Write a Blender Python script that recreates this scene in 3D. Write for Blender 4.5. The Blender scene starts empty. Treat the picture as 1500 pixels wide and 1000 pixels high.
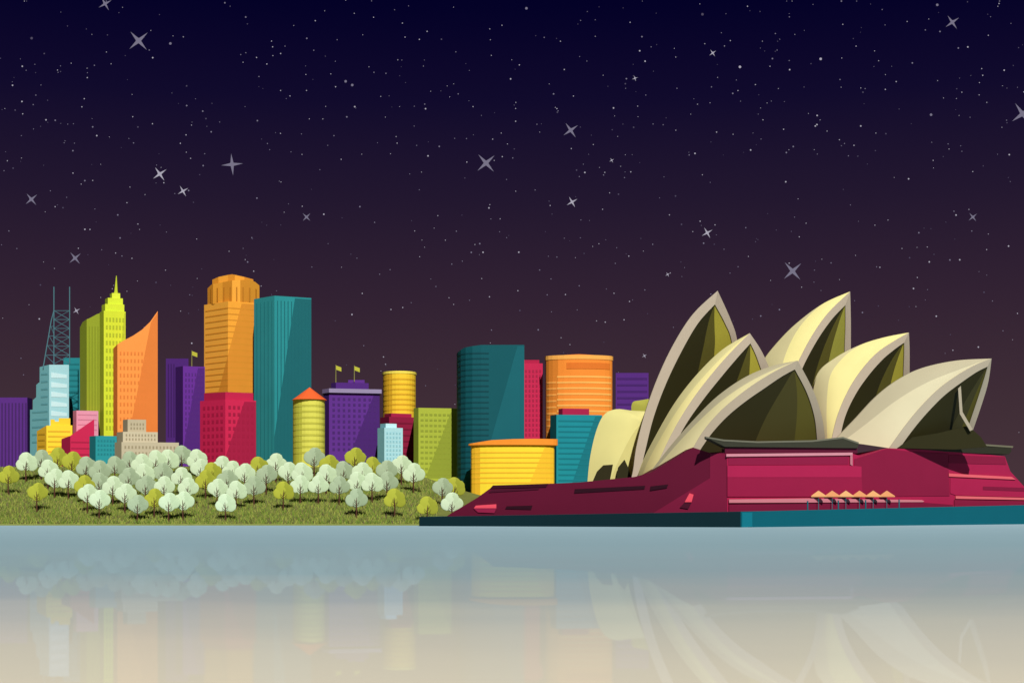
import bpy, bmesh, math, random
from mathutils import Vector
R=random.Random(7)
F=2083.333; CH=4.2; HY=748.0
C=bpy.context.scene.collection
ORG={}
def P(px,py,Y): return Vector(((px-750)*Y/F, Y, CH+(HY-py)*Y/F))
def lin(c):
    c/=255.0
    return c/12.92 if c<=0.04045 else ((c+0.055)/1.055)**2.4
def hexl(h,g=1.0):
    h=h.lstrip('#'); return tuple(min(0.93,lin(int(h[i:i+2],16))*g) for i in (0,2,4))+(1,)
def blend(a,b,t):
    a=a.lstrip('#');b=b.lstrip('#')
    return '#'+''.join('%02x'%round(int(a[i:i+2],16)*(1-t)+int(b[i:i+2],16)*t) for i in (0,2,4))
MC={}
def M(h,g=1.0,rough=.75,var=.07,scale=.12,spec=.15):
    k=(h,g,rough,var,scale)
    if k in MC: return MC[k]
    m=bpy.data.materials.new('paint_'+h.strip('#')); m.use_nodes=True; nt=m.node_tree
    b=nt.nodes['Principled BSDF']; b.inputs['Roughness'].default_value=rough
    b.inputs['Specular IOR Level'].default_value=spec
    c=hexl(h,g)
    tc=nt.nodes.new('ShaderNodeTexCoord'); n=nt.nodes.new('ShaderNodeTexNoise'); n.inputs['Scale'].default_value=scale; n.inputs['Detail'].default_value=6
    nt.links.new(tc.outputs['Object'],n.inputs['Vector'])
    mx=nt.nodes.new('ShaderNodeMix'); mx.data_type='RGBA'
    mx.inputs['A'].default_value=tuple(v*(1-var) for v in c[:3])+(1,); mx.inputs['B'].default_value=tuple(min(.95,v*(1+var)) for v in c[:3])+(1,)
    nt.links.new(n.outputs['Fac'],mx.inputs['Factor']); nt.links.new(mx.outputs['Result'],b.inputs['Base Color'])
    MC[k]=m; return m
def tag(o,label=None,cat=None,group=None,kind=None):
    if label: o['label']=label
    if cat: o['category']=cat
    if group: o['group']=group
    if kind: o['kind']=kind
    return o
def empty(name,loc):
    o=bpy.data.objects.new(name,None); C.objects.link(o); o.location=loc; o.empty_display_size=.5; ORG[o.name]=Vector(loc); return o
def obj(name,vs,fs,mats,parent=None,idx=None,smooth=False,origin=None):
    if parent is not None: og=ORG[parent.name]
    else: og=Vector(origin) if origin is not None else Vector((0,0,0))
    me=bpy.data.meshes.new(name); me.from_pydata([tuple(Vector(v)-og) for v in vs],[],fs)
    if not isinstance(mats,(list,tuple)): mats=[mats]
    for m in mats: me.materials.append(m)
    if idx: me.polygons.foreach_set('material_index',idx)
    if smooth: me.polygons.foreach_set('use_smooth',[True]*len(me.polygons))
    me.update()
    o=bpy.data.objects.new(name,me); C.objects.link(o)
    if parent is not None: o.parent=parent
    else: o.location=og
    ORG[o.name]=og
    return o
def prism_vf(loop,ext):
    n=len(loop); vs=[Vector(v) for v in loop]+[Vector(v)+Vector(ext) for v in loop]
    fs=[list(range(n)),list(range(2*n-1,n-1,-1))]+[[i,i+n,(i+1)%n+n,(i+1)%n] for i in range(n)]
    return vs,fs
def tube_vf(pts,rads,n=8):
    vs=[];fs=[]
    for i,p in enumerate(pts):
        p=Vector(p); d=(Vector(pts[min(i+1,len(pts)-1)])-Vector(pts[max(i-1,0)])).normalized()
        a=d.cross(Vector((0,1,0)));
        if a.length<.1: a=d.cross(Vector((1,0,0)))
        a.normalize(); b=d.cross(a)
        for k in range(n):
            t=2*math.pi*k/n; vs.append(p+(a*math.cos(t)+b*math.sin(t))*rads[i])
    for i in range(len(pts)-1):
        for k in range(n): fs.append([i*n+k,i*n+(k+1)%n,(i+1)*n+(k+1)%n,(i+1)*n+k])
    fs.append(list(range(n))[::-1]); fs.append([(len(pts)-1)*n+k for k in range(n)])
    return vs,fs
def merge(lst):
    V=[];Fs=[]
    for v,f in lst:
        o=len(V); V+=v; Fs+=[[i+o for i in q] for q in f]
    return V,Fs
def sm(t): t=max(0,min(1,t)); return t*t*(3-2*t)
def shore(x): return 412+max(0,min(x,900)-40)*.85
def land(x,Y):
    t=max(0,min(1,(Y-shore(x))/105.0)); H=9+11*sm((-5-x)/45.0)
    return .35+H*(t**.9)+.35*math.sin(x*.11+1)*math.sin(Y*.09)*min(1,t*3)

# ------------------------------------------------------------ sky (world)
sc=bpy.context.scene
w=bpy.data.worlds.new('World'); sc.world=w; w.use_nodes=True; nt=w.node_tree
bg=nt.nodes['Background']; tc=nt.nodes.new('ShaderNodeTexCoord'); sx=nt.nodes.new('ShaderNodeSeparateXYZ'); cr=nt.nodes.new('ShaderNodeValToRGB')
nt.links.new(tc.outputs['Generated'],sx.inputs[0]); nt.links.new(sx.outputs['Z'],cr.inputs['Fac']); nt.links.new(cr.outputs['Color'],bg.inputs['Color'])
bg.inputs['Strength'].default_value=1
st=[(0,'#49363b'),(.071,'#402e37'),(.142,'#332333'),(.21,'#23182f'),(.276,'#110b2c'),(.335,'#040227'),(.6,'#02011e')]
e=cr.color_ramp.elements; e[0].position=st[0][0]; e[0].color=hexl(st[0][1]); e[1].position=1; e[1].color=hexl('#020118')
for p,h in st[1:]:
    q=e.new(p); q.color=hexl(h)
# sun
sd=bpy.data.lights.new('sun','SUN'); sd.energy=4.2; sd.angle=math.radians(.5); sd.color=(1,.985,.95)
so=bpy.data.objects.new('sun',sd); C.objects.link(so)
el=math.radians(38); az=math.radians(12)
tos=Vector((math.sin(az)*math.cos(el),-math.cos(az)*math.cos(el),math.sin(el)))
so.rotation_euler=tos.to_track_quat('Z','Y').to_euler(); so.location=(50,-50,100)
# camera
cd=bpy.data.cameras.new('camera'); cd.lens=50; cd.sensor_width=36; cd.shift_y=248/1500; cd.clip_end=30000; cd.clip_start=.5
co=bpy.data.objects.new('camera',cd); C.objects.link(co); co.location=(0,0,CH); co.rotation_euler=(math.radians(90),0,0); sc.camera=co
sc.view_settings.view_transform='Standard'; sc.view_settings.look='None'; sc.view_settings.exposure=0

# ------------------------------------------------------------ water
m=bpy.data.materials.new('water'); m.use_nodes=True; nt=m.node_tree; nt.nodes.clear()
out=nt.nodes.new('ShaderNodeOutputMaterial'); df=nt.nodes.new('ShaderNodeBsdfDiffuse'); gl=nt.nodes.new('ShaderNodeBsdfGlossy'); mx=nt.nodes.new('ShaderNodeMixShader')
tc=nt.nodes.new('ShaderNodeTexCoord'); sx=nt.nodes.new('ShaderNodeSeparateXYZ'); nt.links.new(tc.outputs['Object'],sx.inputs[0])
mpn=nt.nodes.new('ShaderNodeMapping'); mpn.inputs['Scale'].default_value=(.03,.07,1); nt.links.new(tc.outputs['Object'],mpn.inputs[0])
ns=nt.nodes.new('ShaderNodeTexNoise'); ns.inputs['Scale'].default_value=1; ns.inputs['Detail'].default_value=5; nt.links.new(mpn.outputs[0],ns.inputs['Vector'])
ad=nt.nodes.new('ShaderNodeMath'); ad.operation='MULTIPLY_ADD'; nt.links.new(ns.outputs['Fac'],ad.inputs[0]); ad.inputs[1].default_value=.3; ad.inputs[2].default_value=.85
ml=nt.nodes.new('ShaderNodeMath'); ml.operation='MULTIPLY'; nt.links.new(sx.outputs['Y'],ml.inputs[0]); nt.links.new(ad.outputs[0],ml.inputs[1])
mr=nt.nodes.new('ShaderNodeMapRange'); mr.inputs['From Min'].default_value=0; mr.inputs['From Max'].default_value=420; nt.links.new(ml.outputs[0],mr.inputs['Value'])
c2=nt.nodes.new('ShaderNodeValToRGB'); nt.links.new(mr.outputs[0],c2.inputs['Fac'])
e=c2.color_ramp.elements
e[0].position=.083; e[0].color=hexl('#d6cfba',1.38); e[1].position=1; e[1].color=hexl('#9cb8c2',1.16)
for p,h,g_ in [(.105,'#c9c5b5',1.36),(.135,'#b7b9b0',1.33),(.17,'#a1abab',1.28),(.24,'#91a7ae',1.2),(.42,'#8da8b1',1.16),(.7,'#94b0ba',1.16)]:
    q=e.new(p); q.color=hexl(h,g_)
c3=nt.nodes.new('ShaderNodeValToRGB'); nt.links.new(mr.outputs[0],c3.inputs['Fac'])
e=c3.color_ramp.elements; e[0].position=.08; e[0].color=(.17,.17,.17,1); e[1].position=.38; e[1].color=(.015,.015,.015,1)
q=e.new(.2); q.color=(.12,.12,.12,1)
gl.inputs['Roughness'].default_value=.012; gl.inputs['Color'].default_value=(.45,.62,1,1)
nt.links.new(c2.outputs[0],df.inputs['Color']); nt.links.new(c3.outputs[0],mx.inputs[0]); nt.links.new(df.outputs[0],mx.inputs[1]); nt.links.new(gl.outputs[0],mx.inputs[2]); nt.links.new(mx.outputs[0],out.inputs[0])
tag(obj('water',[(-3000,-400,0),(3000,-400,0),(3000,1400,0),(-3000,1400,0)],[[0,1,2,3]],m),kind='structure')

# ------------------------------------------------------------ ground
xs=[-6000,-2500,-1200,-600,-400]+[ -300+6*i for i in range(60)]+[100,160,260,400,800,2500,6000]
yo=[0]+[2+3*i for i in range(36)]+[118,148,208,288,488,1088,3588,8588]
vs=[];fs=[];
for x in xs: vs.append((x,shore(x)-.4,-2))
for y in yo:
    for x in xs: vs.append((x,shore(x)+y,land(x,shore(x)+y)))
nx=len(xs)
for j in range(len(yo)):
    for i in range(nx-1): a=j*nx+i; fs.append([a,a+1,a+nx+1,a+nx])
gm=M('#7a8140',1.0,rough=.95,var=.3,scale=.5)
tag(obj('ground',vs,fs,gm,smooth=True),kind='structure')
vs=[];fs=[];ix=[]
for k in range(42000):
    px=R.uniform(-15,648); Y=412.3+R.random()**1.4*100
    x=(px-750)*Y/F
    if x>-22+R.uniform(-2,0) : continue
    z=land(x,Y); a=R.uniform(0,math.pi); wd=R.uniform(.07,.15); h=R.uniform(.5,1.4)
    dx,dy=math.cos(a)*wd,math.sin(a)*wd; lx,ly=R.uniform(-.8,.8),R.uniform(-.3,.3)
    o=len(vs); vs+=[(x-dx,Y-dy,z-.1),(x+dx,Y+dy,z-.1),(x+lx,Y+ly,z+h)]; fs.append([o,o+1,o+2]); ix.append(R.choice([0,0,1,1,2]))
g=obj('grass',vs,fs,[M('#6b862f',1.1),M('#9a9f4a',1.1),M('#685844',1.05)],idx=ix)
tag(g,'olive and green blades of grass covering the park slope','grass',kind='stuff')

# ------------------------------------------------------------ buildings
PO=.05; BO=.1
class Mass:
    def __init__(s,root,part,pts,top,cols,Y,base=None,depth=26,label=None,shrink=.94):
        s.root=root; s.Y=Y; s.cols=cols
        s.poly=[((px-750)*(Y+d)/F,Y+d,px) for px,d in pts]
        if not isinstance(top,list): top=[(pts[0][0],top),(pts[-1][0],top)]
        Xs=sorted(set([p[0] for p in pts]+[t[0] for t in top]))
        zb=s.z(base) if base is not None else 4.0
        fr=[s.at(X)[0] for X in Xs]; zt=[s.z(s.interp(top,X)) for X in Xs]
        cx=sum(p.x for p in fr)/len(fr); cy=sum(p.y for p in fr)/len(fr)
        d=Vector((cx,cy)).normalized()*depth
        a,b=fr[0],fr[-1]; mid=(a+b)/2
        ymax=max(p.y for p in fr)
        bk=[]
        for p in fr:
            q=mid+(p-mid)*shrink; q=Vector((q.x,max(q.y,ymax-2))) ; bk.append(q+d)
        for i,X in enumerate(Xs):
            t=(X-Xs[0])/max(1e-6,(Xs[-1]-Xs[0])); bk[i]=bk[0].lerp(bk[-1],t)
        n=len(Xs); vs=[(p.x,p.y,zb) for p in fr]+[(p.x,p.y,z) for p,z in zip(fr,zt)]+[(p.x,p.y,z) for p,z in zip(bk,zt)]+[(p.x,p.y,zb) for p in bk]
        fs=[];ix=[]
        mats=[M(c) for c in cols]  # one tone per face: the shade of darker sides is put into the colour
        for i in range(n-1):
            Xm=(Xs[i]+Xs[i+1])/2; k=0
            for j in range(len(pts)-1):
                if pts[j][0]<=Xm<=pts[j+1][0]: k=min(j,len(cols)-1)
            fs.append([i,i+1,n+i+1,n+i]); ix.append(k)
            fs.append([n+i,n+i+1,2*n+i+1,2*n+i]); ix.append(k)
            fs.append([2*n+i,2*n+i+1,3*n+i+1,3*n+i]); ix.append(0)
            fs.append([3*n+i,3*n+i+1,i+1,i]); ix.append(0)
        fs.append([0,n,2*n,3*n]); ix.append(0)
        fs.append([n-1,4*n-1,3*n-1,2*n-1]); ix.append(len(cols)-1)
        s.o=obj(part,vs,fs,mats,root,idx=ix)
        if label: s.o['label']=label
    def z(s,py): return CH+(HY-py)*s.Y/F
    @staticmethod
    def interp(l,X):
        if X<=l[0][0]: return l[0][1]
        for a,b in zip(l,l[1:]):
            if a[0]<=X<=b[0]: return a[1]+(b[1]-a[1])*(X-a[0])/max(1e-9,b[0]-a[0])
        return l[-1][1]
    def at(s,X):
        mm=(X-750)/F
        best=None
        for a,b in zip(s.poly,s.poly[1:]):
            best=(a,b)
            if X<=b[2]+1e-6: break
        a,b=best; dx,dy=b[0]-a[0],b[1]-a[1]
        t=(mm*a[1]-a[0])/(dx-mm*dy); l=math.hypot(dx,dy)
        return Vector((a[0]+t*dx,a[1]+t*dy)),Vector((dy/l,-dx/l)),Vector((dx/l,dy/l))
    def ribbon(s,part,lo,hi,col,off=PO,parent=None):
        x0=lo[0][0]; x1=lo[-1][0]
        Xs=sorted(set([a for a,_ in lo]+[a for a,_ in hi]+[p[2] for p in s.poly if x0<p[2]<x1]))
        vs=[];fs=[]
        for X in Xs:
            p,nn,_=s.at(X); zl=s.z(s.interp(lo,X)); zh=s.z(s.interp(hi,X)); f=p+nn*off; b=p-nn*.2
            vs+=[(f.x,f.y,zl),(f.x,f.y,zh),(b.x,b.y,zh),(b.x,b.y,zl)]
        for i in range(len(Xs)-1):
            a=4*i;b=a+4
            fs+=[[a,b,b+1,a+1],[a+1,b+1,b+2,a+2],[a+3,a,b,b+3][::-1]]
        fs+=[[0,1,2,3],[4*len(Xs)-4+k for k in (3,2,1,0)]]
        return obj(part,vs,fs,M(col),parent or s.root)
    def band(s,part,x0,x1,py0,py1,col,off=BO): return s.ribbon(part,[(x0,py1),(x1,py1)],[(x0,py0),(x1,py0)],col,off)
    def bands(s,x0,x1,py0,py1,n,h,col,part='window_band',f=.3):
        col=blend(col,s.cols[-1],f)
        for i in range(n):
            y=py0+(py1-py0)*i/max(1,n-1); s.band(part,x0,x1,y,y+h,col)
    def fins(s,x0,x1,n,wpx,py0,py1,col,part='window_strip'):
        for i in range(n):
            x=x0+(x1-x0)*i/max(1,n-1); s.band(part,x,x+wpx,py0,py1,col)
    def grid(s,x0,x1,py0,py1,nx,ny,wpx,hpx,col,part='window',f=.3):
        col=blend(col,s.cols[-1],f)
        xm=(x0+x1)/2; p,nn,tt=s.at(xm)
        pl,_,_=s.at(xm-wpx/2); pr,_,_=s.at(xm+wpx/2); ww=(pr-pl).length/2; hh=hpx*s.Y/F/2
        pr0=None
        for j in range(ny):
            for i in range(nx):
                X=x0+(x1-x0)*(i+.5)/nx; Yp=py0+(py1-py0)*(j+.5)/ny
                q,n2,_=s.at(X); loc=Vector((q.x,q.y,s.z(Yp)))
                if pr0 is None:
                    vs=[]
                    for dd in (.1,-.1):
                        for sx_,sz in ((-1,-1),(1,-1),(1,1),(-1,1)):
                            vs.append(loc+Vector((tt.x*ww*sx_+nn.x*dd,tt.y*ww*sx_+nn.y*dd,hh*sz)))
                    me=bpy.data.meshes.new(part); me.from_pydata([tuple(v-loc) for v in vs],[],[[0,1,2,3],[4,7,6,5],[0,4,5,1],[3,2,6,7],[0,3,7,4],[1,5,6,2]]); me.materials.append(M(col,rough=.5))
                    o=bpy.data.objects.new(part,me); pr0=o
                else: o=pr0.copy()
                C.objects.link(o); o.parent=s.root; o.location=loc-ORG[s.root.name]
def arc(x0,x1,d,n=14):
    c=(x0+x1)/2; r=(x1-x0)/2
    return [(c-r*math.cos(math.pi*k/n),-d*math.sin(math.pi*k/n)+0) for k in range(n+1)]
def bld(name,label,px,Y,cat='building',group=None):
    x=(px-750)*Y/F; return tag(empty(name,(x,Y,land(x,Y))),label,cat,group)

# 1
b=bld('office_tower','dark purple tower with vertical stripes at the left edge of the city',20,650,'tower')
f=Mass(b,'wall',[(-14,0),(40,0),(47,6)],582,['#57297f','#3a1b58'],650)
f.fins(2,37,8,2,590,700,'#42215f')
# 2
b=bld('office_tower','pale blue tower with stepped left shoulder carrying a tall lattice mast',73,620,'tower')
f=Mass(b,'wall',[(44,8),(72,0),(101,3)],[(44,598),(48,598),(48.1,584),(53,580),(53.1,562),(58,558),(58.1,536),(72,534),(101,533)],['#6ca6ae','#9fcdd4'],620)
for k in range(7):
    y=545+k*14; f.ribbon('window_band',[(75,y+8),(98,y+8)],[(75,y),(98,y+3)],'#c3e1e5',BO)
for k in range(10):
    y=546+k*11; f.band('window_band',60 if y<600 else 47,70,y,y+2.5,'#5a949d')
mc=M('#4f7a86',.9); pr=.24
mt=obj('mast',*merge([tube_vf([P(79,534,624),P(79,420,624)],[pr,pr]),]),mc,b)
obj('mast_pole',*tube_vf([P(102,532,624),P(102,420,624)],[pr,pr]),mc,mt)
obj('mast_pole',*tube_vf([P(63,540,622),P(75,470,624),P(79,455,624)],[pr,pr,pr]),mc,mt)
br=[]
for k in range(6):
    y=455+k*13
    br.append(tube_vf([P(79,y,624),P(102,y+13,624)],[.13,.13],5)); br.append(tube_vf([P(102,y,624),P(79,y+13,624)],[.13,.13],5)); br.append(tube_vf([P(79,y,624),P(102,y,624)],[.13,.13],5))
for k in range(4):
    y=478+k*14; xl=79-(y-455)*.19; br.append(tube_vf([P(xl,y,623),P(79,y,624)],[.13,.13],5)); br.append(tube_vf([P(xl,y,623),P(79,y+12,624)],[.13,.13],5))
obj('lattice_brace',*merge(br),mc,mt)
# 4
b=bld('office_tower','slim teal tower squeezed between pale blue tower and lime tower',106,665,'tower')
f=Mass(b,'wall',[(93,0),(118,0)],524,['#218086'],665); f.bands(99,116,532,620,12,2.5,'#17686e')
# 5
b=bld('office_tower','lime green stepped tower with a needle spire',160,600,'tower')
f=Mass(b,'side_wing',[(117,6),(127,0),(152,0)],[(117,477),(121,470),(131,466),(142,460),(152,457)],['#7f8b26','#8f9b28'],604)
f.fins(130,147,5,1.5,478,640,'#808b22')
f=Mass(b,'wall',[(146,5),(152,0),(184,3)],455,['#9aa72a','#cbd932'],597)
f.ribbon('painted_shade_panel',[(168,650),(184,650)],[(168,600),(182,457),(184,457)],'#b3c02c')  # dark facade panels, here and below: diagonal shadows painted as flat colour
f.grid(154,183,462,632,6,15,2.6,6,'#93a020')
Mass(b,'crown',[(149,4),(154,0),(182,2)],445,['#a3b02c','#cddb34'],598.5,base=458,depth=20)
Mass(b,'crown',[(154,3.5),(158,0),(180,2)],436,['#9aa72a','#cddb34'],600,base=450,depth=17)
Mass(b,'crown',[(161,3),(164,0),(176,1)],429,['#a3b02c','#d6e23c'],601.5,base=440,depth=14)
obj('spire',*tube_vf([P(170,432,608),P(170,426,608),P(170.5,404,608)],[1.1,.7,.15]),M('#b7c430'),b)
# 6
b=bld('office_tower','orange tower with a sail-shaped roof curving up to a sharp point',199,585,'tower')
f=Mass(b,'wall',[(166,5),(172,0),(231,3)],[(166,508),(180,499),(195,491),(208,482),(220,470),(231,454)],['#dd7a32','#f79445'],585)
f.ribbon('painted_shade_panel',[(188,645),(231,645)],[(188,640),(221,471),(231,456)],'#dd7b36')
f.grid(174,216,512,640,8,12,2.4,5,'#cf6f2a')
# 7
b=bld('office_tower','dark purple slab tower, the taller one behind the other purple tower',258,655,'tower')
f=Mass(b,'wall',[(243,0),(276,0)],525,['#4a2170'],655); f.fins(246,254,3,1.6,533,640,'#391758')
b=bld('office_tower','purple tower flying a small flag, right beside the orange crowned tower',280,632,'tower')
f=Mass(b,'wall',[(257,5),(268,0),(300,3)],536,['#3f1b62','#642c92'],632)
f.ribbon('painted_shade_panel',[(269,660),(300,660)],[(269,655),(290,538),(300,538)],'#4e2176')
f.grid(270,298,544,650,6,13,2,4.5,'#451d69')
def flag(root,x,y0,y1,Y):
    p=obj('flagpole',*tube_vf([P(x,y0,Y),P(x,y1,Y)],[.2,.12],6),M('#8d8a4a'),root)
    obj('flag',*prism_vf([P(x,y1+1,Y),P(x+8,y1+4,Y),P(x+8,y1+10,Y),P(x,y1+7,Y)],(0,.15,0)),M('#b5b33a'),p)
flag(b,281,537,513,636)
# 12
b=bld('skyscraper','tall amber tower with a stepped folded crown, tallest in the city',340,645,'tower')
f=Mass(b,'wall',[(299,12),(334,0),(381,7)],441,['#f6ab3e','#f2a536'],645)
f.ribbon('painted_shade_panel',[(334,585),(372,585)],[(334,520),(354,443),(372,443)],'#d88c2c')
f.ribbon('painted_shade_panel',[(318,585),(333.8,585)],[(318,580),(333.8,521)],'#d88c2c')
f.ribbon('painted_light_panel',[(372,585),(381,585)],[(372,443),(381,443)],'#e59a30')  # halftone strip beside the painted facade shadow
f.bands(301,379,450,572,15,1.8,'#c98226',f=.25)
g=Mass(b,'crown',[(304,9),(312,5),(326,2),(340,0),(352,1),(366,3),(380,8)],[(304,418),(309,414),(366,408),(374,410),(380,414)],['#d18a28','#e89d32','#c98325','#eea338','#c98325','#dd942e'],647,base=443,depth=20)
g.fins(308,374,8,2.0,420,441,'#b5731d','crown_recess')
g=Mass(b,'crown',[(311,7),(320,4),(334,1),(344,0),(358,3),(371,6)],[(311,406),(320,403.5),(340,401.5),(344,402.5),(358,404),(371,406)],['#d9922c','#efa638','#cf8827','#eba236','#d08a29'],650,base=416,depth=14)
# 13
b=bld('office_tower','crimson block with a window grid in front of the tall amber tower',335,585,'building')
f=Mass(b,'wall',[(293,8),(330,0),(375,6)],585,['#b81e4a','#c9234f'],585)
f.ribbon('painted_shade_panel',[(330,690),(375,690)],[(330,670),(358,587),(375,587)],'#a01840')
f.grid(296,328,591,684,5,9,3.4,5,'#8a1437'); f.grid(333,373,591,684,6,9,3.6,5,'#8a1437')
Mass(b,'roof_block',[(299,6),(330,0),(371,5)],574,['#a01840','#b81f49'],588,base=587)
# 14
b=bld('skyscraper','tall teal tower with fine vertical fins beside the amber tower',414,622,'tower')
f=Mass(b,'wall',[(372,10),(402,0),(456,7)],433,['#2f8d90','#278a8e'],622)
f.ribbon('painted_shade_panel',[(402,680),(456,680)],[(402,640),(432,435),(456,435)],'#186369')
f.fins(376,398,5,1.2,440,670,'#25797d','facade_fin'); f.fins(406,452,10,1.2,440,670,'#186269','facade_fin')
# 8
b=bld('apartment_block','small yellow block with notched top at the left by the park',80,572)
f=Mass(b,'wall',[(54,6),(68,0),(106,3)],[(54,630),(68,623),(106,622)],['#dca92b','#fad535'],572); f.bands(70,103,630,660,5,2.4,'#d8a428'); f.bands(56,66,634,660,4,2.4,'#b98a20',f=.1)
Mass(b,'roof_block',[(74,0),(103,1)],[(74,614),(80,614),(80.1,617),(86,617),(86.1,612),(103,612)],['#f3c930'],574,base=624,depth=16)
# 9
b=bld('apartment_block','small dusty pink block behind the slant-roofed crimson block',125,588)
f=Mass(b,'wall',[(107,3),(112,0),(144,3)],601,['#b97088','#d893a8'],588); f.bands(114,142,606,628,4,1.6,'#c17b92')
b=bld('apartment_block','small crimson block with a slanted roof beside the lime tower',112,562)
f=Mass(b,'wall',[(90,4),(103,0),(138,3)],[(90,642),(103,638),(138,613)],['#9a1a40','#c7234f'],562); f.bands(104,136,646,664,3,2,'#a01a41')
# 10
b=bld('apartment_block','low teal block with square windows left of the beige block',151,556)
f=Mass(b,'wall',[(131,4),(140,0),(171,2)],638,['#14707a','#268f97'],556); f.grid(142,169,642,668,6,4,2.6,3,'#15727c')
# 11
b=bld('apartment_block','beige stepped block with small windows behind the park trees',210,552)
f=Mass(b,'wall',[(168,4),(178,0),(262,6)],647,['#988c73','#bfb398'],552); f.grid(181,258,650,668,15,2,2.4,4,'#8c7e63')
f=Mass(b,'upper_storeys',[(171,4),(180,0),(231,3)],632,['#988c73','#c6bb9f'],555,base=650,depth=20); f.grid(183,229,634,646,10,2,2.2,3.4,'#8c7e63')
f=Mass(b,'roof_block',[(180,3),(187,0),(214,2)],614,['#8f836b','#b8ac90'],558,base=635,depth=15); f.grid(190,212,618,630,5,2,2,3.4,'#85785c')
# 15
b=bld('round_tower','round yellow-green tower with an orange cone roof',452,572,'tower')
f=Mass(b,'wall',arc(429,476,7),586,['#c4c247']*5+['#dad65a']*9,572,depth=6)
f.bands(430,475,594,662,9,3,'#b3af40')
cx,cy=P(452.5,586,569).x,571; zt=P(0,567,571).z; ze=P(0,586,571).z; r=25.5*571/F; n=20
vs=[(cx+r*math.cos(2*math.pi*k/n),cy+r*math.sin(2*math.pi*k/n),ze) for k in range(n)]+[(cx,cy,zt)]
obj('cone_roof',vs,[[k,(k+1)%n,n] for k in range(n)]+[list(range(n))[::-1]],M('#e8632f'),b)
# 16
b=bld('office_block','wide purple block with window grid and two flags on its roof',516,600)
f=Mass(b,'wall',[(474,4),(482,0),(556,5)],574,['#3c1b5e','#5c2c87'],600)
f.ribbon('painted_shade_panel',[(505,690),(556,690)],[(505,685),(548,576),(556,576)],'#47206c')
f.grid(485,553,580,662,9,10,3.6,4,'#3b1a5c')
Mass(b,'roof_slab',[(472,4),(482,-1.2),(559,4)],569,['#7e6f94','#9487a8'],600,base=575)
Mass(b,'roof_block',[(485,3),(492,0),(540,3)],560,['#3d1c60','#4d2474'],606,base=572,depth=14)
Mass(b,'roof_block',[(510,1),(534,1)],556,['#5d2d86'],608,base=562,depth=10)
flag(b,492,561,534,608); flag(b,519,559,535,608)
# 17
b=bld('round_tower','round golden yellow tower rising behind the low crimson block',585,640,'tower')
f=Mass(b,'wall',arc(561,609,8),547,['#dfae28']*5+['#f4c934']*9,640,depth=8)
f.bands(562,608,556,600,7,2.5,'#cf9a22'); f.band('roof_rim',560.5,609.5,545.5,549,'#fbdf5a',.2)
# 18
b=bld('office_block','dark crimson block between the purple block and the lime block',582,612)
f=Mass(b,'wall',[(557,6),(570,0),(607,5)],610,['#6b1230','#8c183b'],612); f.bands(574,604,618,680,8,2.2,'#6d102d')
Mass(b,'roof_block',[(563,4),(573,0),(603,4)],605,['#7d1434','#a21c45'],614,base=612)
# 19
b=bld('apartment_block','small light blue block in front of the dark crimson block',572,568)
f=Mass(b,'wall',[(553,4),(563,0),(590,3)],626,['#78adb8','#a9d6dd'],568); f.grid(565,588,631,674,5,7,2.4,3.2,'#83bac4')
Mass(b,'roof_block',[(557,3),(565,0),(581,2)],620,['#78adb8','#bfe3e8'],570,base=628,depth=14)
# 20
b=bld('office_block','olive lime block with fine window rows beside the big dark teal tower',637,590)
f=Mass(b,'wall',[(606,3),(613,0),(669,4)],597,['#848f2d','#a7b23c'],590)
f.ribbon('painted_shade_panel',[(625,700),(669,700)],[(625,695),(662,599),(669,599)],'#8c9731')
f.grid(615,667,603,698,8,12,4.4,3,'#828c2c')
# 21
b=bld('office_tower','big dark teal tower with rounded left side behind the yellow block',718,570,'tower')
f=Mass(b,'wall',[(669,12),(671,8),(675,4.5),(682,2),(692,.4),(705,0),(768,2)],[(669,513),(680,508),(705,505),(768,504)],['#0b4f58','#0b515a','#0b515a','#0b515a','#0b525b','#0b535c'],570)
f.ribbon('painted_light_panel',[(705,700),(768,700)],[(705,695),(758,506),(768,506)],'#125f69')  # lit diagonal painted onto the facade as a paler tone
f.bands(670,716,516,700,24,2.2,'#083f48',f=.2)
# 22
b=bld('office_tower','narrow crimson tower between dark teal tower and orange curved tower',781,602,'tower')
f=Mass(b,'wall',[(764,0),(795,0)],532,['#c62650'],602); f.grid(768,794,540,640,5,14,2.6,4,'#96183c')
Mass(b,'roof_block',[(764,0),(790,0)],527,['#a91d45'],604,base=534,depth=14)
# 23
b=bld('office_tower','orange tower with curved front and light bands, left of purple block',848,592,'tower')
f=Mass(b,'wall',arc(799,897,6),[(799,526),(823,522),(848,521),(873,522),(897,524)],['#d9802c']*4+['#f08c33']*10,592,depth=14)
f.bands(816,895,552,602,7,2.6,'#fdbb62',f=.2); f.band('roof_rim',798.6,897.4,522,528,'#f9ae52',.2); f.band('sign_panel',830,893,533,542,'#dc7427',.15)
for k in range(9):
    y=560+k*9; f.band('window_band',801,815,y,y+2.6,'#f2a44c')
# 24
b=bld('office_block','purple block with dark rows just left of the tall curved shell',926,622)
f=Mass(b,'wall',[(902,0),(950,0)],546,['#53277c'],622); f.bands(904,948,553,600,6,3,'#3e1c60')
# 25
b=bld('office_block','teal block with a crimson rooftop box behind the podium',843,558)
f=Mass(b,'wall',[(806,5),(815,0),(882,3)],607,['#0b5a66','#188794'],558)
f.ribbon('painted_shade_panel',[(835,720),(882,720)],[(835,716),(872,609),(882,609)],'#12707c')
f.bands(818,878,615,702,12,2.2,'#106b77')
Mass(b,'roof_block',[(818,2),(824,0),(863,2)],598,['#7d1536','#a81e47'],561,base=609,depth=16)
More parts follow.
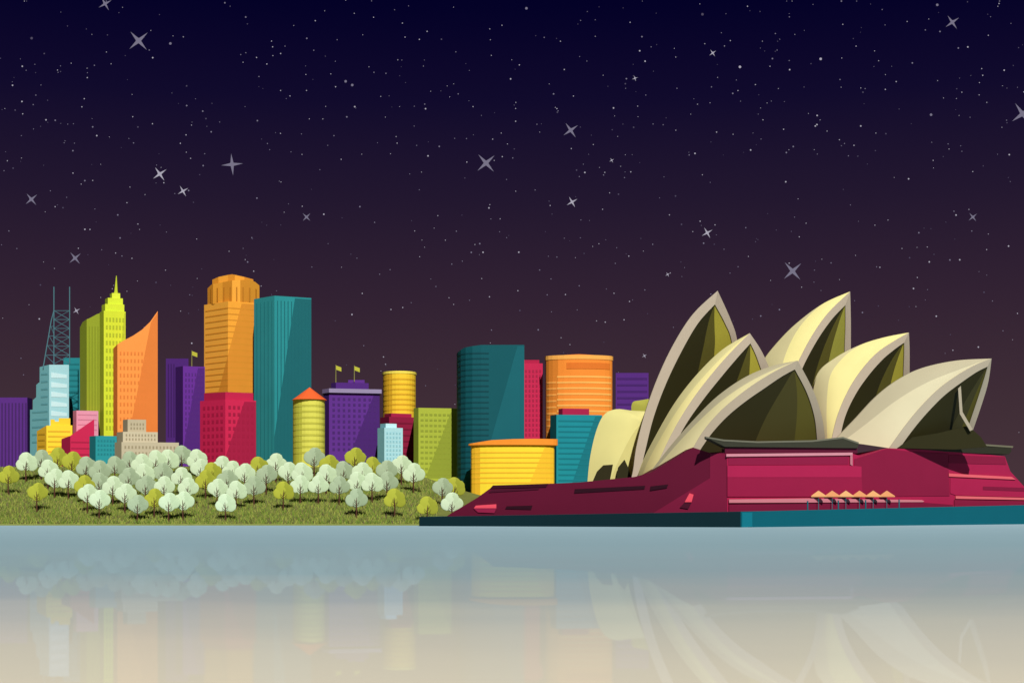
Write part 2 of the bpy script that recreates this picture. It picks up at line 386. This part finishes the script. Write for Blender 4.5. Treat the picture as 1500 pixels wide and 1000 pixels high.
# 26
b=bld('office_block','low yellow curved block with an orange roof rim by the podium',752,545)
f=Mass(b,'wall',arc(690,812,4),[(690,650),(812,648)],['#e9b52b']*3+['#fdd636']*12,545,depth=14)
f.ribbon('painted_shade_panel',[(775,720),(811.5,720)],[(775,710),(800,650),(811.5,650)],'#f0c02e')
f.bands(691,811,662,706,7,2,'#eaa92a')
Mass(b,'roof_rim',arc(686,817,4.5),[(686,650),(720,645),(752,643.5),(785,643),(817,643)],['#f3922f'],544.5,base=652,depth=15)

# ------------------------------------------------------------ quay
L=P(614,748,397);Cn=P(1085,748,366);Rr=P(1530,748,462)
tops=[2.55,4.05,6.3]
Re=Cn+(Rr-Cn)*1.5
fr=[L,Cn,Re]; bk=[Vector((-22,470,0)),Vector((60,500,0)),Vector((265,600,0))]; tp=[2.55,4.05,4.05+2.25*1.5]
vs=[(p.x,p.y,-2) for p in fr]+[(p.x,p.y,z) for p,z in zip(fr,tp)]+[(p.x,p.y,z) for p,z in zip(bk,tp)]+[(p.x,p.y,-2) for p in bk]
fs=[[0,1,4,3],[1,2,5,4],[3,4,7,6],[4,5,8,7],[0,3,6,9],[2,11,8,5],[6,7,10,9],[7,8,11,10]]
tag(obj('quay',vs,fs,[M('#03242b',.95),M('#035a68',1)],idx=[0,1,1,1,0,1,0,1]),kind='structure')  # dark left face, teal right face: shaded side painted into the colour

# ------------------------------------------------------------ concert hall
op=tag(empty('concert_hall',(45,400,5)),'waterfront concert hall with cream pointed shells on a crimson podium','concert hall')
A1=P(648,748,404);B1=P(1065,748,375);R1=P(1530,748,470)
def onplane(px,py,pl,off=0):
    a,b=pl; d=Vector((b.x-a.x,b.y-a.y)); nn=Vector((d.y,-d.x)).normalized()
    a2=Vector((a.x,a.y))+nn*off
    mm=(px-750)/F; t=(mm*a2.y-a2.x)/(d.x-mm*d.y); Y=a2.y+t*d.y
    return P(px,py,Y)
PL=(A1,B1); PR=(B1,R1)
def slab(part,poly,pl,off,thick,col,parent=op,g=1.0,label=None):
    loop=[onplane(x,y,pl,off) for x,y in poly]
    o=obj(part,*prism_vf(loop,(0,thick,0)),M(col,g),parent)
    if label:o['label']=label
    return o
pod=slab('podium',[(648,760),(660,752),(700,728),(722,712),(850,706),(930,698),(955,691),(1015,655),(1040,663),(1065,663),(1065,760)],PL,0,55,'#610f2d')  # darker than the right front: its shaded side is put into the colour
slab('podium_wall',[(952,754),(1040,700),(1040,664),(1064.5,664),(1064.5,754)],PL,.1,2,'#7a1538')
slab('podium_wall',[(1065,752),(1065,664),(1249,664),(1262,668),(1300,656),(1392,660),(1472,668),(1480,690),(1500,712),(1570,718),(1570,742)],PR,0,55,'#a51d48')
slab('podium_wall',[(1250,727),(1252,672),(1300,657),(1340,662),(1389,664),(1391,726)],PR,.15,1,'#86173b')
slab('podium_wall',[(1065.5,699),(1262,699),(1264,727),(1065.5,727)],PR,.3,1,'#971a42')
slab('podium_wall',[(1065.5,681.5),(1245,681.5),(1262,683),(1262,698.7),(1065.5,698.7)],PR,.3,1,'#ad204d')
slab('window_lintel',[(1064,664.5),(1249,662.5),(1249,666.5),(1064,668.5)],PR,.5,2,'#d28c99')
slab('window_lintel',[(1245.5,667),(1249,667),(1249,682),(1245.5,680)],PR,.45,2,'#c07583')
slab('window_recess',[(1067,670),(1243,668),(1243,680),(1067,681)],PR,.1,1,'#8d1a41')
slab('canopy',[(1068,731),(1190,729.5),(1350,732),(1354,733.5),(1352,735),(1068,736)],PR,.6,2,'#cf7c87')
slab('terrace_wall',[(1068,738.5),(1352,735.5),(1396,739),(1396,744),(1068,750)],PR,.45,1,'#7a1638')
slab('canopy',[(1390,693),(1482,698),(1488,702),(1390,697.5)],PR,.4,2,'#e0606a')
slab('canopy',[(1400,726),(1570,730.5),(1570,733),(1400,730)],PR,.4,2,'#e0666e')
slab('podium_wall',[(1392,699.5),(1486,705),(1500,712),(1570,716),(1570,730),(1400,725),(1392,722)],PR,.2,1,'#a61d48')
slab('podium_wall',[(1440,712),(1500,714),(1570,718),(1570,722),(1440,717)],PR,.3,1,'#7d1538')
slab('podium_wall',[(1398,731.5),(1570,735),(1570,742),(1398,742)],PR,.3,1,'#86183b')
slab('podium_wall',[(1390,666),(1472,669),(1474,680),(1390,678)],PR,.15,1,'#86173b')
slab('window_slot',[(842,716),(945,711),(944,716),(841,722)],PL,.2,.6,'#2d0718')
slab('window_slot',[(953,712),(979,709),(977,714),(952,718)],PL,.3,.6,'#2d0718')
slab('window_slot',[(742,741),(780,740),(778,746),(740,745)],PL,.2,.6,'#2d0718')
slab('podium_coping',[(722,710.5),(803,708),(800,713),(718,715)],PL,.25,1.5,'#3a0a1e')
slab('window_slot',[(720,717),(790,714),(789,716.5),(716,721)],PL,.2,.6,'#4a0e26')
slab('stair',[(697,740),(727,738),(727,744),(694,744)],PL,.4,2,'#e04a5c',g=1.2)
slab('stair_opening',[(694,744.5),(727,744.5),(724,751),(700,750)],PL,.3,1,'#8b1c40',g=1.2)
slab('stair',[(1003,735),(1010,722),(1016,724),(1013,735)],PL,.6,2,'#e04a5c',g=1.2)
slab('stair_opening',[(996,743),(1003,735.5),(1013,735.5),(1008,745)],PL,.4,1,'#4a0e26')
slab('quay_step',[(1087,750),(1102,750),(1102,771),(1087,772.5)],(Cn,Rr),.15,.5,'#0a7080')

def resample(pts,n):
    pts=[Vector(p) for p in pts]
    D=[]
    for i in range(len(pts)-1):
        p0=pts[max(i-1,0)];p1=pts[i];p2=pts[i+1];p3=pts[min(i+2,len(pts)-1)]
        for k in range(12):
            t=k/12; D.append(.5*((2*p1)+(p2-p0)*t+(2*p0-5*p1+4*p2-p3)*t*t+(3*p1-p0-3*p2+p3)*t**3))
    D.append(pts[-1])
    ac=[0]
    for a,b in zip(D,D[1:]): ac.append(ac[-1]+(b-a).length)
    out=[];j=0
    for i in range(n):
        s=ac[-1]*i/(n-1)
        while j<len(D)-2 and ac[j+1]<s: j+=1
        t=(s-ac[j])/max(1e-9,ac[j+1]-ac[j]); out.append(D[j].lerp(D[j+1],min(1,t)))
    return out
def curve(pts,Yb,Yt,n=25):
    c=resample([(x,y,0) for x,y in pts],n)
    return [P(p.x,p.y,Yb+(Yt-Yb)*(i/(n-1))) for i,p in enumerate(c)]
def patch(part,a,b,s0,s1,bulge,mat,parent,m=8,thick=0):
    f0=s0 if callable(s0) else (lambda t:s0); f1=s1 if callable(s1) else (lambda t:s1)
    n=len(a); vs=[];fs=[]
    for j in range(m+1):
        for i in range(n):
            t=i/(n-1); q0=max(0,min(1,f0(t))); q1=max(0,min(1,f1(t))); s=q0+(q1-q0)*j/m
            p=a[i].lerp(b[i],s); wdt=(a[i]-b[i]).length
            vs.append(p+Vector((0,-bulge*math.sin(math.pi*s)*min(1,wdt/12),0)))
    for j in range(m):
        for i in range(n-1):
            q=j*n+i; fs.append([q,q+1,q+n+1,q+n])
    o=obj(part,vs,fs,mat,parent,smooth=True)
    if thick:
        md=o.modifiers.new('thickness','SOLIDIFY'); md.thickness=thick; md.offset=0
    return o
def rim(part,a,b,mat,parent,front=.35,back=1.5):
    vs=[];fs=[];n=len(a)
    for p,q in zip(a,b):
        vs+=[p+Vector((0,-front,0)),q+Vector((0,-front,0)),q+Vector((0,back,0)),p+Vector((0,back,0))]
    for i in range(n-1):
        k=4*i
        for e_ in range(4): fs.append([k+e_,k+(e_+1)%4,k+4+(e_+1)%4,k+4+e_])
    fs+=[[0,1,2,3],[4*n-4+k for k in (3,2,1,0)]]
    return obj(part,vs,fs,mat,parent)
RIM='#b5a691'; SG=.9
def shell(label,Y0,spine,no,ni,fo,fi,skin,skin2,s1,s2,tones,spY=8,nb=1.2,tipd=6,fard=16,sb=None,rimc=RIM):
    tip=Y0+tipd
    sp=curve(spine,Y0+spY,tip,49); NO=curve(no,Y0,tip,49); NI=curve(ni,Y0,tip,49); FO=curve(fo,Y0+fard,tip,49); FI=curve(fi,Y0+fard,tip,49)
    root=patch('shell',sp,NO,0,sb or 1,nb,M(skin,SG),op,m=12)
    root['label']=label
    if sb: patch('painted_facet',sp,NO,sb,1,nb,M(skin2,SG),root,m=12)  # facet shading painted as a second tone on the smooth skin
    b_=[p+Vector((0,1.5,0)) for p in sp]; c_=[p+Vector((0,1.5,0)) for p in FO]
    patch('far_skin',b_,c_,0,1,-3,M(skin,SG),root)
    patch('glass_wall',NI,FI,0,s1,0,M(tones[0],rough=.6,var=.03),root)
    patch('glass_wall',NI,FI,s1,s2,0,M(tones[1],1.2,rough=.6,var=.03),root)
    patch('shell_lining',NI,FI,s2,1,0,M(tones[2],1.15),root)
    rim('rim',NO,NI,M(rimc),root); rim('rim',FO,FI,M(rimc),root)
    return root
D0='#2c2911'  # dark olive that puts the shade of the shell mouths into the colour
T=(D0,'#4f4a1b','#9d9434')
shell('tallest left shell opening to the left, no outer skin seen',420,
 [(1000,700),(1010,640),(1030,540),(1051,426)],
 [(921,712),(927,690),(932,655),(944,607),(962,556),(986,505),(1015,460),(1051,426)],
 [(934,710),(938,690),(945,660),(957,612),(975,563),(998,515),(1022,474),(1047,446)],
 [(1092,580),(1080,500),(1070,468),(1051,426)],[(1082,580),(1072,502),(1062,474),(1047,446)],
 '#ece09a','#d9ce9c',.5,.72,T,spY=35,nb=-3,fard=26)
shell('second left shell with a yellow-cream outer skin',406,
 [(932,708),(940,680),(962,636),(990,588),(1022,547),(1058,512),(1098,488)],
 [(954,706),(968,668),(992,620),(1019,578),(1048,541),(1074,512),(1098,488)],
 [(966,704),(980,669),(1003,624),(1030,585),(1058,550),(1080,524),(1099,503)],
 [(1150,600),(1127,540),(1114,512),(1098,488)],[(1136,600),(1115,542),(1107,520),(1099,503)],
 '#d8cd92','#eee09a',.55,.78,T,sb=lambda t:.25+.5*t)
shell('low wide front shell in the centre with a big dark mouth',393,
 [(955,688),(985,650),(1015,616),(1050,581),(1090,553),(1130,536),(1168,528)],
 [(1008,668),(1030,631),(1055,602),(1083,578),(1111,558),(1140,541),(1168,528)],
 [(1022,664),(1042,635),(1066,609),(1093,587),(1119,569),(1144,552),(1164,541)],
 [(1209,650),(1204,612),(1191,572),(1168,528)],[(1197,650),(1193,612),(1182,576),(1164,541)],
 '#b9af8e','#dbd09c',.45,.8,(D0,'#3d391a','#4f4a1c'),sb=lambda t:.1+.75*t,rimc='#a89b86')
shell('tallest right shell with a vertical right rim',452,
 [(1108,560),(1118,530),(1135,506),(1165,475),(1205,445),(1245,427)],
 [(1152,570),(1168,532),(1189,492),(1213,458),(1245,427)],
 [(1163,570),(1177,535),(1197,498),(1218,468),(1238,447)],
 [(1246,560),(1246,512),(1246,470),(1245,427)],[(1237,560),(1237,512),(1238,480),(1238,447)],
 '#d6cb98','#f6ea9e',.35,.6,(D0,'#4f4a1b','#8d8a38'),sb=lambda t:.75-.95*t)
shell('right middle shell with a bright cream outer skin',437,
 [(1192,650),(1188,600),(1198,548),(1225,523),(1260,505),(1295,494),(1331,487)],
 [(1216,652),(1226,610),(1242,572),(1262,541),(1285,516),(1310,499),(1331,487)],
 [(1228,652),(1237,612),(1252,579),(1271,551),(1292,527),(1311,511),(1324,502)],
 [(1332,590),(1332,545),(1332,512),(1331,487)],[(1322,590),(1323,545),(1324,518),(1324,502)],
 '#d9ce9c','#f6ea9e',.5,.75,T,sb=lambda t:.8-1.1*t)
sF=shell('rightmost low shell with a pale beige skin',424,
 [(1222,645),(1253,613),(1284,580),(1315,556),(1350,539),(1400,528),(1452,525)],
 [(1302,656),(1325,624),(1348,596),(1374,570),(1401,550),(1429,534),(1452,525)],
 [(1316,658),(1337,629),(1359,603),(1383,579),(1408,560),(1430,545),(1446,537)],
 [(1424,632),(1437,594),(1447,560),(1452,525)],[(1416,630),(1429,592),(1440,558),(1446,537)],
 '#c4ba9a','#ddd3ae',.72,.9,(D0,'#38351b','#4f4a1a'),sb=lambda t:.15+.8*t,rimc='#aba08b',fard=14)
Y0=434
sp=curve([(860,712),(864,672),(873,632),(885,607),(903,599),(925,601),(945,602)],Y0,Y0+4,33); lo=curve([(958,716),(958,690),(958,660),(958,630),(950,603)],Y0-1,Y0+4,33)
s1=patch('shell',sp,lo,0,lambda t:.3+.5*t,3,M('#e3da8e',.9),op,m=12); s1['label']='small leftmost shell leaning left'
patch('painted_facet',sp,lo,lambda t:.3+.5*t,1,3,M('#d3c97f',.9),s1,m=12)  # darker tone painted on the same rounded skin as facet shading
PS=(P(860,748,428),P(960,748,428))
slab('shell_arch',[(868,706),(875,690),(884,681),(898,680),(893,706)],PS,0,2,D0,parent=s1)
slab('shell_arch',[(902,706),(906,684),(915,673),(921,686),(926,706)],PS,0,2,D0,parent=s1)
sp=curve([(925,602),(925,594),(928,588),(938,586),(950,584)],446,446); lo=curve([(950,602),(951,600),(952,598),(953,596),(954,594)],446,446)
s0=patch('shell',sp,lo,0,1,1,M('#a8a545'),op,m=4); s0['label']='small olive shell tip showing behind the leftmost shell'
slab('balcony_slab',[(1036,641),(1060,646),(1110,648.5),(1190,647),(1235,642),(1258,650),(1256,656),(1062,654)],PR,.35,6,'#3b3b2f')
slab('balcony_highlight',[(1034,639),(1060,643.5),(1110,646),(1190,644.5),(1235,639.5),(1258,647.5),(1258,650),(1235,642),(1190,647),(1110,648.5),(1060,646),(1034,641)],PR,.45,3,'#716f5e')  # pale strip along the slab edge, a painted highlight
slab('foyer_wall',[(1062,655.5),(1256,655.5),(1256,663.5),(1062,663.5)],PR,-.3,6,'#5a1530')
slab('balcony_slab',[(1330,656),(1345,651),(1480,655),(1482,660),(1478,665),(1440,664),(1385,661)],PR,.35,6,'#2f2e22')
slab('balcony_highlight',[(1330,653.5),(1345,648.5),(1410,648),(1484,653),(1484,655.5),(1410,650.5),(1345,651),(1330,656)],PR,.45,3,'#716d58')
# glazed bay bulging out below the rightmost mouth, in front of the rim foot
slab('glazed_bay',[(1316,656),(1337,640),(1375,634),(1415,624),(1426,630),(1437,640),(1446,654),(1400,658)],(P(1300,748,420.5),P(1490,748,436)),0,3,D0,parent=sF)
slab('glass_frame',[(1403.5,569),(1407.5,565),(1410,603),(1425,629),(1421,631),(1406,606)],(P(1300,748,419.5),P(1490,748,434)),0,.3,'#a89d87',parent=sF)

# ------------------------------------------------------------ parasols
def quaytop(px,off=1.4):
    p=onplane(px,745,PR,off); a=(p.x-Cn.x)/(Rr.x-Cn.x); return Vector((p.x,p.y,tops[1]+(tops[2]-tops[1])*a-.02))
ORD=['first','second','third','fourth','fifth','sixth','seventh','eighth','ninth','tenth','eleventh','twelfth','thirteenth','fourteenth','fifteenth','sixteenth','seventeenth','eighteenth','nineteenth','twentieth','twenty-first','twenty-second','twenty-third','twenty-fourth','twenty-fifth','twenty-sixth','twenty-seventh','twenty-eighth']
pc=[(1199,'#eeb074'),(1219,'#e8a069'),(1239,'#f0b478'),(1259,'#e8a069'),(1279,'#eeae72'),(1299,'#e8a069')]
for i,(px,col) in enumerate(pc):
    b0=quaytop(px); k=b0.y/F; u=tag(empty('parasol',b0),f'{ORD[i]} orange parasol from the left on the quay terrace','parasol','orange parasols on the quay terrace')
    zt=CH+(HY-718)*k; ze=CH+(HY-726)*k; r=16*k
    obj('pole',*tube_vf([b0,b0+Vector((0,0,zt-b0.z-.1))],[.1,.08],8),M('#0d6f7c'),u)
    n=4; vs=[];
    for zz in (ze,ze-.3):
        for q in range(n): 
            t=2*math.pi*(q+.5)/n; vs.append((b0.x+r*math.cos(t),b0.y+.25*r*math.sin(t),zz))
    vs.append((b0.x,b0.y,zt)); 
    obj('canopy',vs,[[q,(q+1)%n,2*n] for q in range(n)]+[[q,q+n,(q+1)%n+n,(q+1)%n] for q in range(n)],M(col,.82),u)
for i,px in enumerate((1183,1228,1268,1317)):
    b0=onplane(px,748,PR,5); b0.z=quaytop(px).z
    vs,fs=tube_vf([b0,b0+Vector((0,0,2.3)),b0+Vector((0,0,2.45))],[.2,.2,.28],8)
    tag(obj('post',vs,fs,M('#0b6573'),origin=b0),f'{ORD[i]} teal post from the left along the quay edge by the parasols','post','teal posts on the quay')

# ------------------------------------------------------------ trees
def ico(r,c,seed,fl=.1):
    bm=bmesh.new(); bmesh.ops.create_icosphere(bm,subdivisions=3,radius=1)
    rr=random.Random(seed); ph=[rr.uniform(0,6) for _ in range(6)]
    vs=[]
    for v in bm.verts:
        p=v.co; d=1+.025*math.sin(9*p.x+ph[0])*math.sin(8*p.z+ph[1])+.018*math.sin(17*p.x+ph[2])*math.sin(15*p.z+ph[3])
        vs.append(Vector((c[0]+p.x*r*d,c[1]+p.y*r*fl,c[2]+p.z*r*d)))
    fs=[[v.index for v in f.verts] for f in bm.faces]; bm.free(); return vs,fs
U=.216
def crown_mesh(kind,ca,cb,seed):
    rr=random.Random(seed)
    lob=[(0,5.5,9.6),(-6.8,-1,8.6),(6.8,-.5,8.6),(0,-2,9)]
    if seed%3==1: lob=[(-1,5,10),(5.5,2,8.6),(-7,-2,8),(7,-3,7.8),(0,-1,9)]
    if seed%3==2: lob=[(1,6,9.2),(-6,1.5,9),(7,1,8.2),(0,-2.5,8.8)]
    V=[];Fs=[];ix=[]
    for q,(x,z,r) in enumerate(lob):
        v,f=ico(r*U,(x*U,.7+(.03 if x>3 else 0),z*U),seed*10+q); o=len(V); V+=v; Fs+=[[i+o for i in t] for t in f]
        ix+=[1 if sum(V[i].x for i in t_)/3>.3*U*5+math.sin(V[t_[0]].z*2)*.15 else 0 for t_ in Fs[-len(f):]]  # right half takes the darker tone: crown shade painted in
    nb=len(V)
    for _ in range(60):
        b=V[rr.randrange(nb)]; s=rr.uniform(.1,.2); a=rr.uniform(0,6.28); n_=Vector((math.cos(a),0,math.sin(a)))*s; t=Vector((-math.sin(a),.02,math.cos(a)))*s*.6
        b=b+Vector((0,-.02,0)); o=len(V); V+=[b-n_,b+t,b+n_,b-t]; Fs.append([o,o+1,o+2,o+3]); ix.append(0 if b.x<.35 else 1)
    me=bpy.data.meshes.new('crown'); me.from_pydata([tuple(v) for v in V],[],Fs); me.materials.append(M(ca,.93,scale=1,var=.04)); me.materials.append(M(cb,.93,scale=1,var=.04)); me.polygons.foreach_set('material_index',ix); me.polygons.foreach_set('use_smooth',[True]*len(Fs)); me.update(); return me
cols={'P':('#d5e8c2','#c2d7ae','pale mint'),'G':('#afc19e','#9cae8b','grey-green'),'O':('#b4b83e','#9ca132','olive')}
crowns={(k,s):crown_mesh(k,cols[k][0],cols[k][1],s+3*(ord(k)%3)) for k in cols for s in range(3)}
def trunk_mesh(seed):
    rr=random.Random(seed); l=[]
    top=Vector((rr.uniform(-.2,.2),0,.6))
    l.append(tube_vf([Vector((0,0,-28*U)),Vector((.05,0,-14*U)),Vector((0,-.05,-4*U)),top],[.28,.2,.13,.05],6))
    for sgn,z0,L_ in ((-1,-9,5.5),(1,-7,5),(-1,-3,3.4)):
        a=Vector((0,-.05,z0*U)); l.append(tube_vf([a,a+Vector((sgn*L_*.6*U,-.05,L_*.45*U)),a+Vector((sgn*L_*.85*U,0,L_*.95*U))],[.1,.08,.04],5))
    v,f=merge(l); me=bpy.data.meshes.new('trunk'); me.from_pydata([tuple(p) for p in v],[],f); me.materials.append(M('#5c3a2b',.8)); return me
trunks=[trunk_mesh(s) for s in range(3)]
TR=[(12,697,'O'),(38,678,'P'),(60,674,'G'),(84,671,'O'),(105,677,'O'),(145,690,'G'),(168,683,'G'),(190,676,'G'),(207,680,'P'),(228,674,'P'),(246,674,'P'),(266,668,'G'),(288,673,'P'),(237,693,'G'),(310,692,'O'),(293,687,'P'),(340,690,'P'),(358,694,'P'),(378,684,'O'),(404,679,'P'),(422,692,'P'),(460,671,'G'),(482,681,'O'),(520,671,'O'),(503,690,'G'),(545,684,'O'),(566,690,'G'),(588,682,'P'),(606,694,'P'),(442,693,'P'),(530,692,'P'),(126,684,'G'),(325,683,'P'),(70,688,'P'),(390,696,'G'),(478,695,'P'),(210,694,'P'),
(54,722,'O'),(80,702,'P'),(100,704,'P'),(123,711,'O'),(165,713,'P'),(188,700,'G'),(213,712,'G'),(240,712,'P'),(265,699,'P'),(275,714,'P'),(318,716,'P'),(346,719,'P'),(372,713,'G'),(301,704,'O'),(415,720,'O'),(440,711,'P'),(466,711,'P'),(497,712,'G'),(545,708,'P'),(648,715,'G'),(666,714,'O'),(578,731,'O'),(567,706,'G'),(145,707,'G'),(523,706,'P'),(332,704,'G'),
(145,733,'P'),(128,724,'P'),(201,740,'G'),(226,731,'O'),(247,737,'P'),(268,735,'P'),(330,738,'P'),(522,731,'G'),(662,737,'P'),(626,742,'O'),(183,724,'P')]
cnt={}
TR.sort(key=lambda t:t[0])
for i,(px,py,k) in enumerate(TR):
    foot=min(py+28,765); Y=413
    while Y<516:
        x=(px-750)*Y/F
        if HY-(land(x,Y)-CH)*F/Y<=foot: break
        Y+=.5
    x=(px-750)*Y/F; z=land(x,Y)
    row='back' if py<698 else ('middle' if py<721 else 'front')
    cnt[(row,k)]=cnt.get((row,k),0)+1
    lab=f'{cols[k][2]} tree, {ORD[cnt[(row,k)]-1]} from the left of that colour in the {row} row'
    t=tag(empty('tree',(x,Y,z)),lab,'tree','lobed park trees on the grass slope')
    s=Y/F/U*1.0; s*=R.uniform(1.02,1.1)
    cz=P(px,py,Y).z-z
    fl=R.choice([-1,1])
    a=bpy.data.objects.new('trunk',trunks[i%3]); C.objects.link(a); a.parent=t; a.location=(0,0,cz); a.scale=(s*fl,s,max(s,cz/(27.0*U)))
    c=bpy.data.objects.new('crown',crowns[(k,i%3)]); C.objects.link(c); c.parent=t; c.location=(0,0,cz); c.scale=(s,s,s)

# ------------------------------------------------------------ stars
def emis(h,s=1):
    m=bpy.data.materials.new('starlight'); m.use_nodes=True; nt=m.node_tree; nt.nodes.clear(); o=nt.nodes.new('ShaderNodeOutputMaterial'); e=nt.nodes.new('ShaderNodeEmission'); e.inputs[0].default_value=hexl(h); e.inputs[1].default_value=s; nt.links.new(e.outputs[0],o.inputs[0]); return m
EM=[emis('#777286'),emis('#aaa6b4'),emis('#4f495e')]
ST=[(154,6,11,30,0,'four-pointed star cut by the top edge, left'),(203,60,18,42,0,'large grey star in the upper left, biggest on the left side'),(46,292,11,40,0,'grey star low at the far left edge, above the purple tower'),
(234,255,12,35,1,'bright white star left of the upright cross-shaped star'),(340,241,16,5,0,'upright cross-shaped star above the tall amber tower'),(268,280,9,30,1,'small bright star just below the upright cross-shaped star'),
(110,378,11,40,0,'dull grey star above the pale blue lattice mast'),(112,455,6,30,1,'tiny bright star right beside the lattice mast'),(449,318,8,45,0,'dull star above the tall teal tower'),
(712,239,17,42,0,'large grey star near the middle of the sky'),(836,191,13,35,0,'medium star right of and above the large middle star'),(838,296,9,30,1,'bright small star above the orange curved tower'),
(896,235,4,30,1,'tiny star right of the medium middle star'),(930,115,4.5,20,1,'tiny star high in the sky right of centre'),(1044,78,6,35,1,'small star high above the tallest left shell'),
(1036,341,9,30,1,'bright star just above the tallest left shell'),(978,402,4,30,1,'tiny star left of the tallest left shell tip'),(1161,397,17,42,0,'large grey star between the two tallest shell tips'),
(1395,33,12,35,0,'grey star in the upper right corner area'),(1425,318,8,40,0,'dull star above the rightmost shell'),(1498,167,19,35,0,'large star cut by the right edge'),(944,521,4,30,1,'tiny star just above the purple block by the shells')]
for px,py,r,rot,mi,lab in ST:
    YS=5200; c=P(px,py,YS); k=YS/F; vs=[]
    for q in range(8):
        a=math.radians(rot+45*q); rad=r*(1 if q%2==0 else .2)*k; vs.append(c+Vector((math.cos(a)*rad,0,math.sin(a)*rad)))
    s_=tag(empty('star',c),lab+'' ,'star','four-pointed stars in the night sky')
    obj('rays',vs+[c+Vector((0,-2,0))],[[q,(q+1)%8,8] for q in range(8)],EM[mi],s_)
    obj('core',[c+Vector((math.cos(q*math.pi/5)*.2*r*k,-6,math.sin(q*math.pi/5)*.2*r*k)) for q in range(10)],[list(range(10))],EM[1 if mi else 0],s_)
vs=[];fs=[];ix=[]
for q in range(900):
    if R.random()<.5: px=R.uniform(-10,1510); py=R.random()**1.2*640
    else:
        px=R.uniform(-10,1510); py=max(2,min(640,R.gauss(120+R.choice([0,60,260]),70)))
    r=R.choice([.55,.6,.7,.7,.8,.9,1.2]); 
    if R.random()<.02: r=2
    c=P(px,py,5600); k=5600/F; o=len(vs)
    for a in range(6): vs.append(c+Vector((math.cos(a*1.0472)*r*k,0,math.sin(a*1.0472)*r*k)))
    fs.append([o+a for a in range(6)]); ix.append(R.choice([0,0,1,1,2]))
st_=obj('star_field',vs,fs,EM,idx=ix)
tag(st_,'countless tiny star dots scattered over the whole night sky','star field',kind='stuff')
print('done')
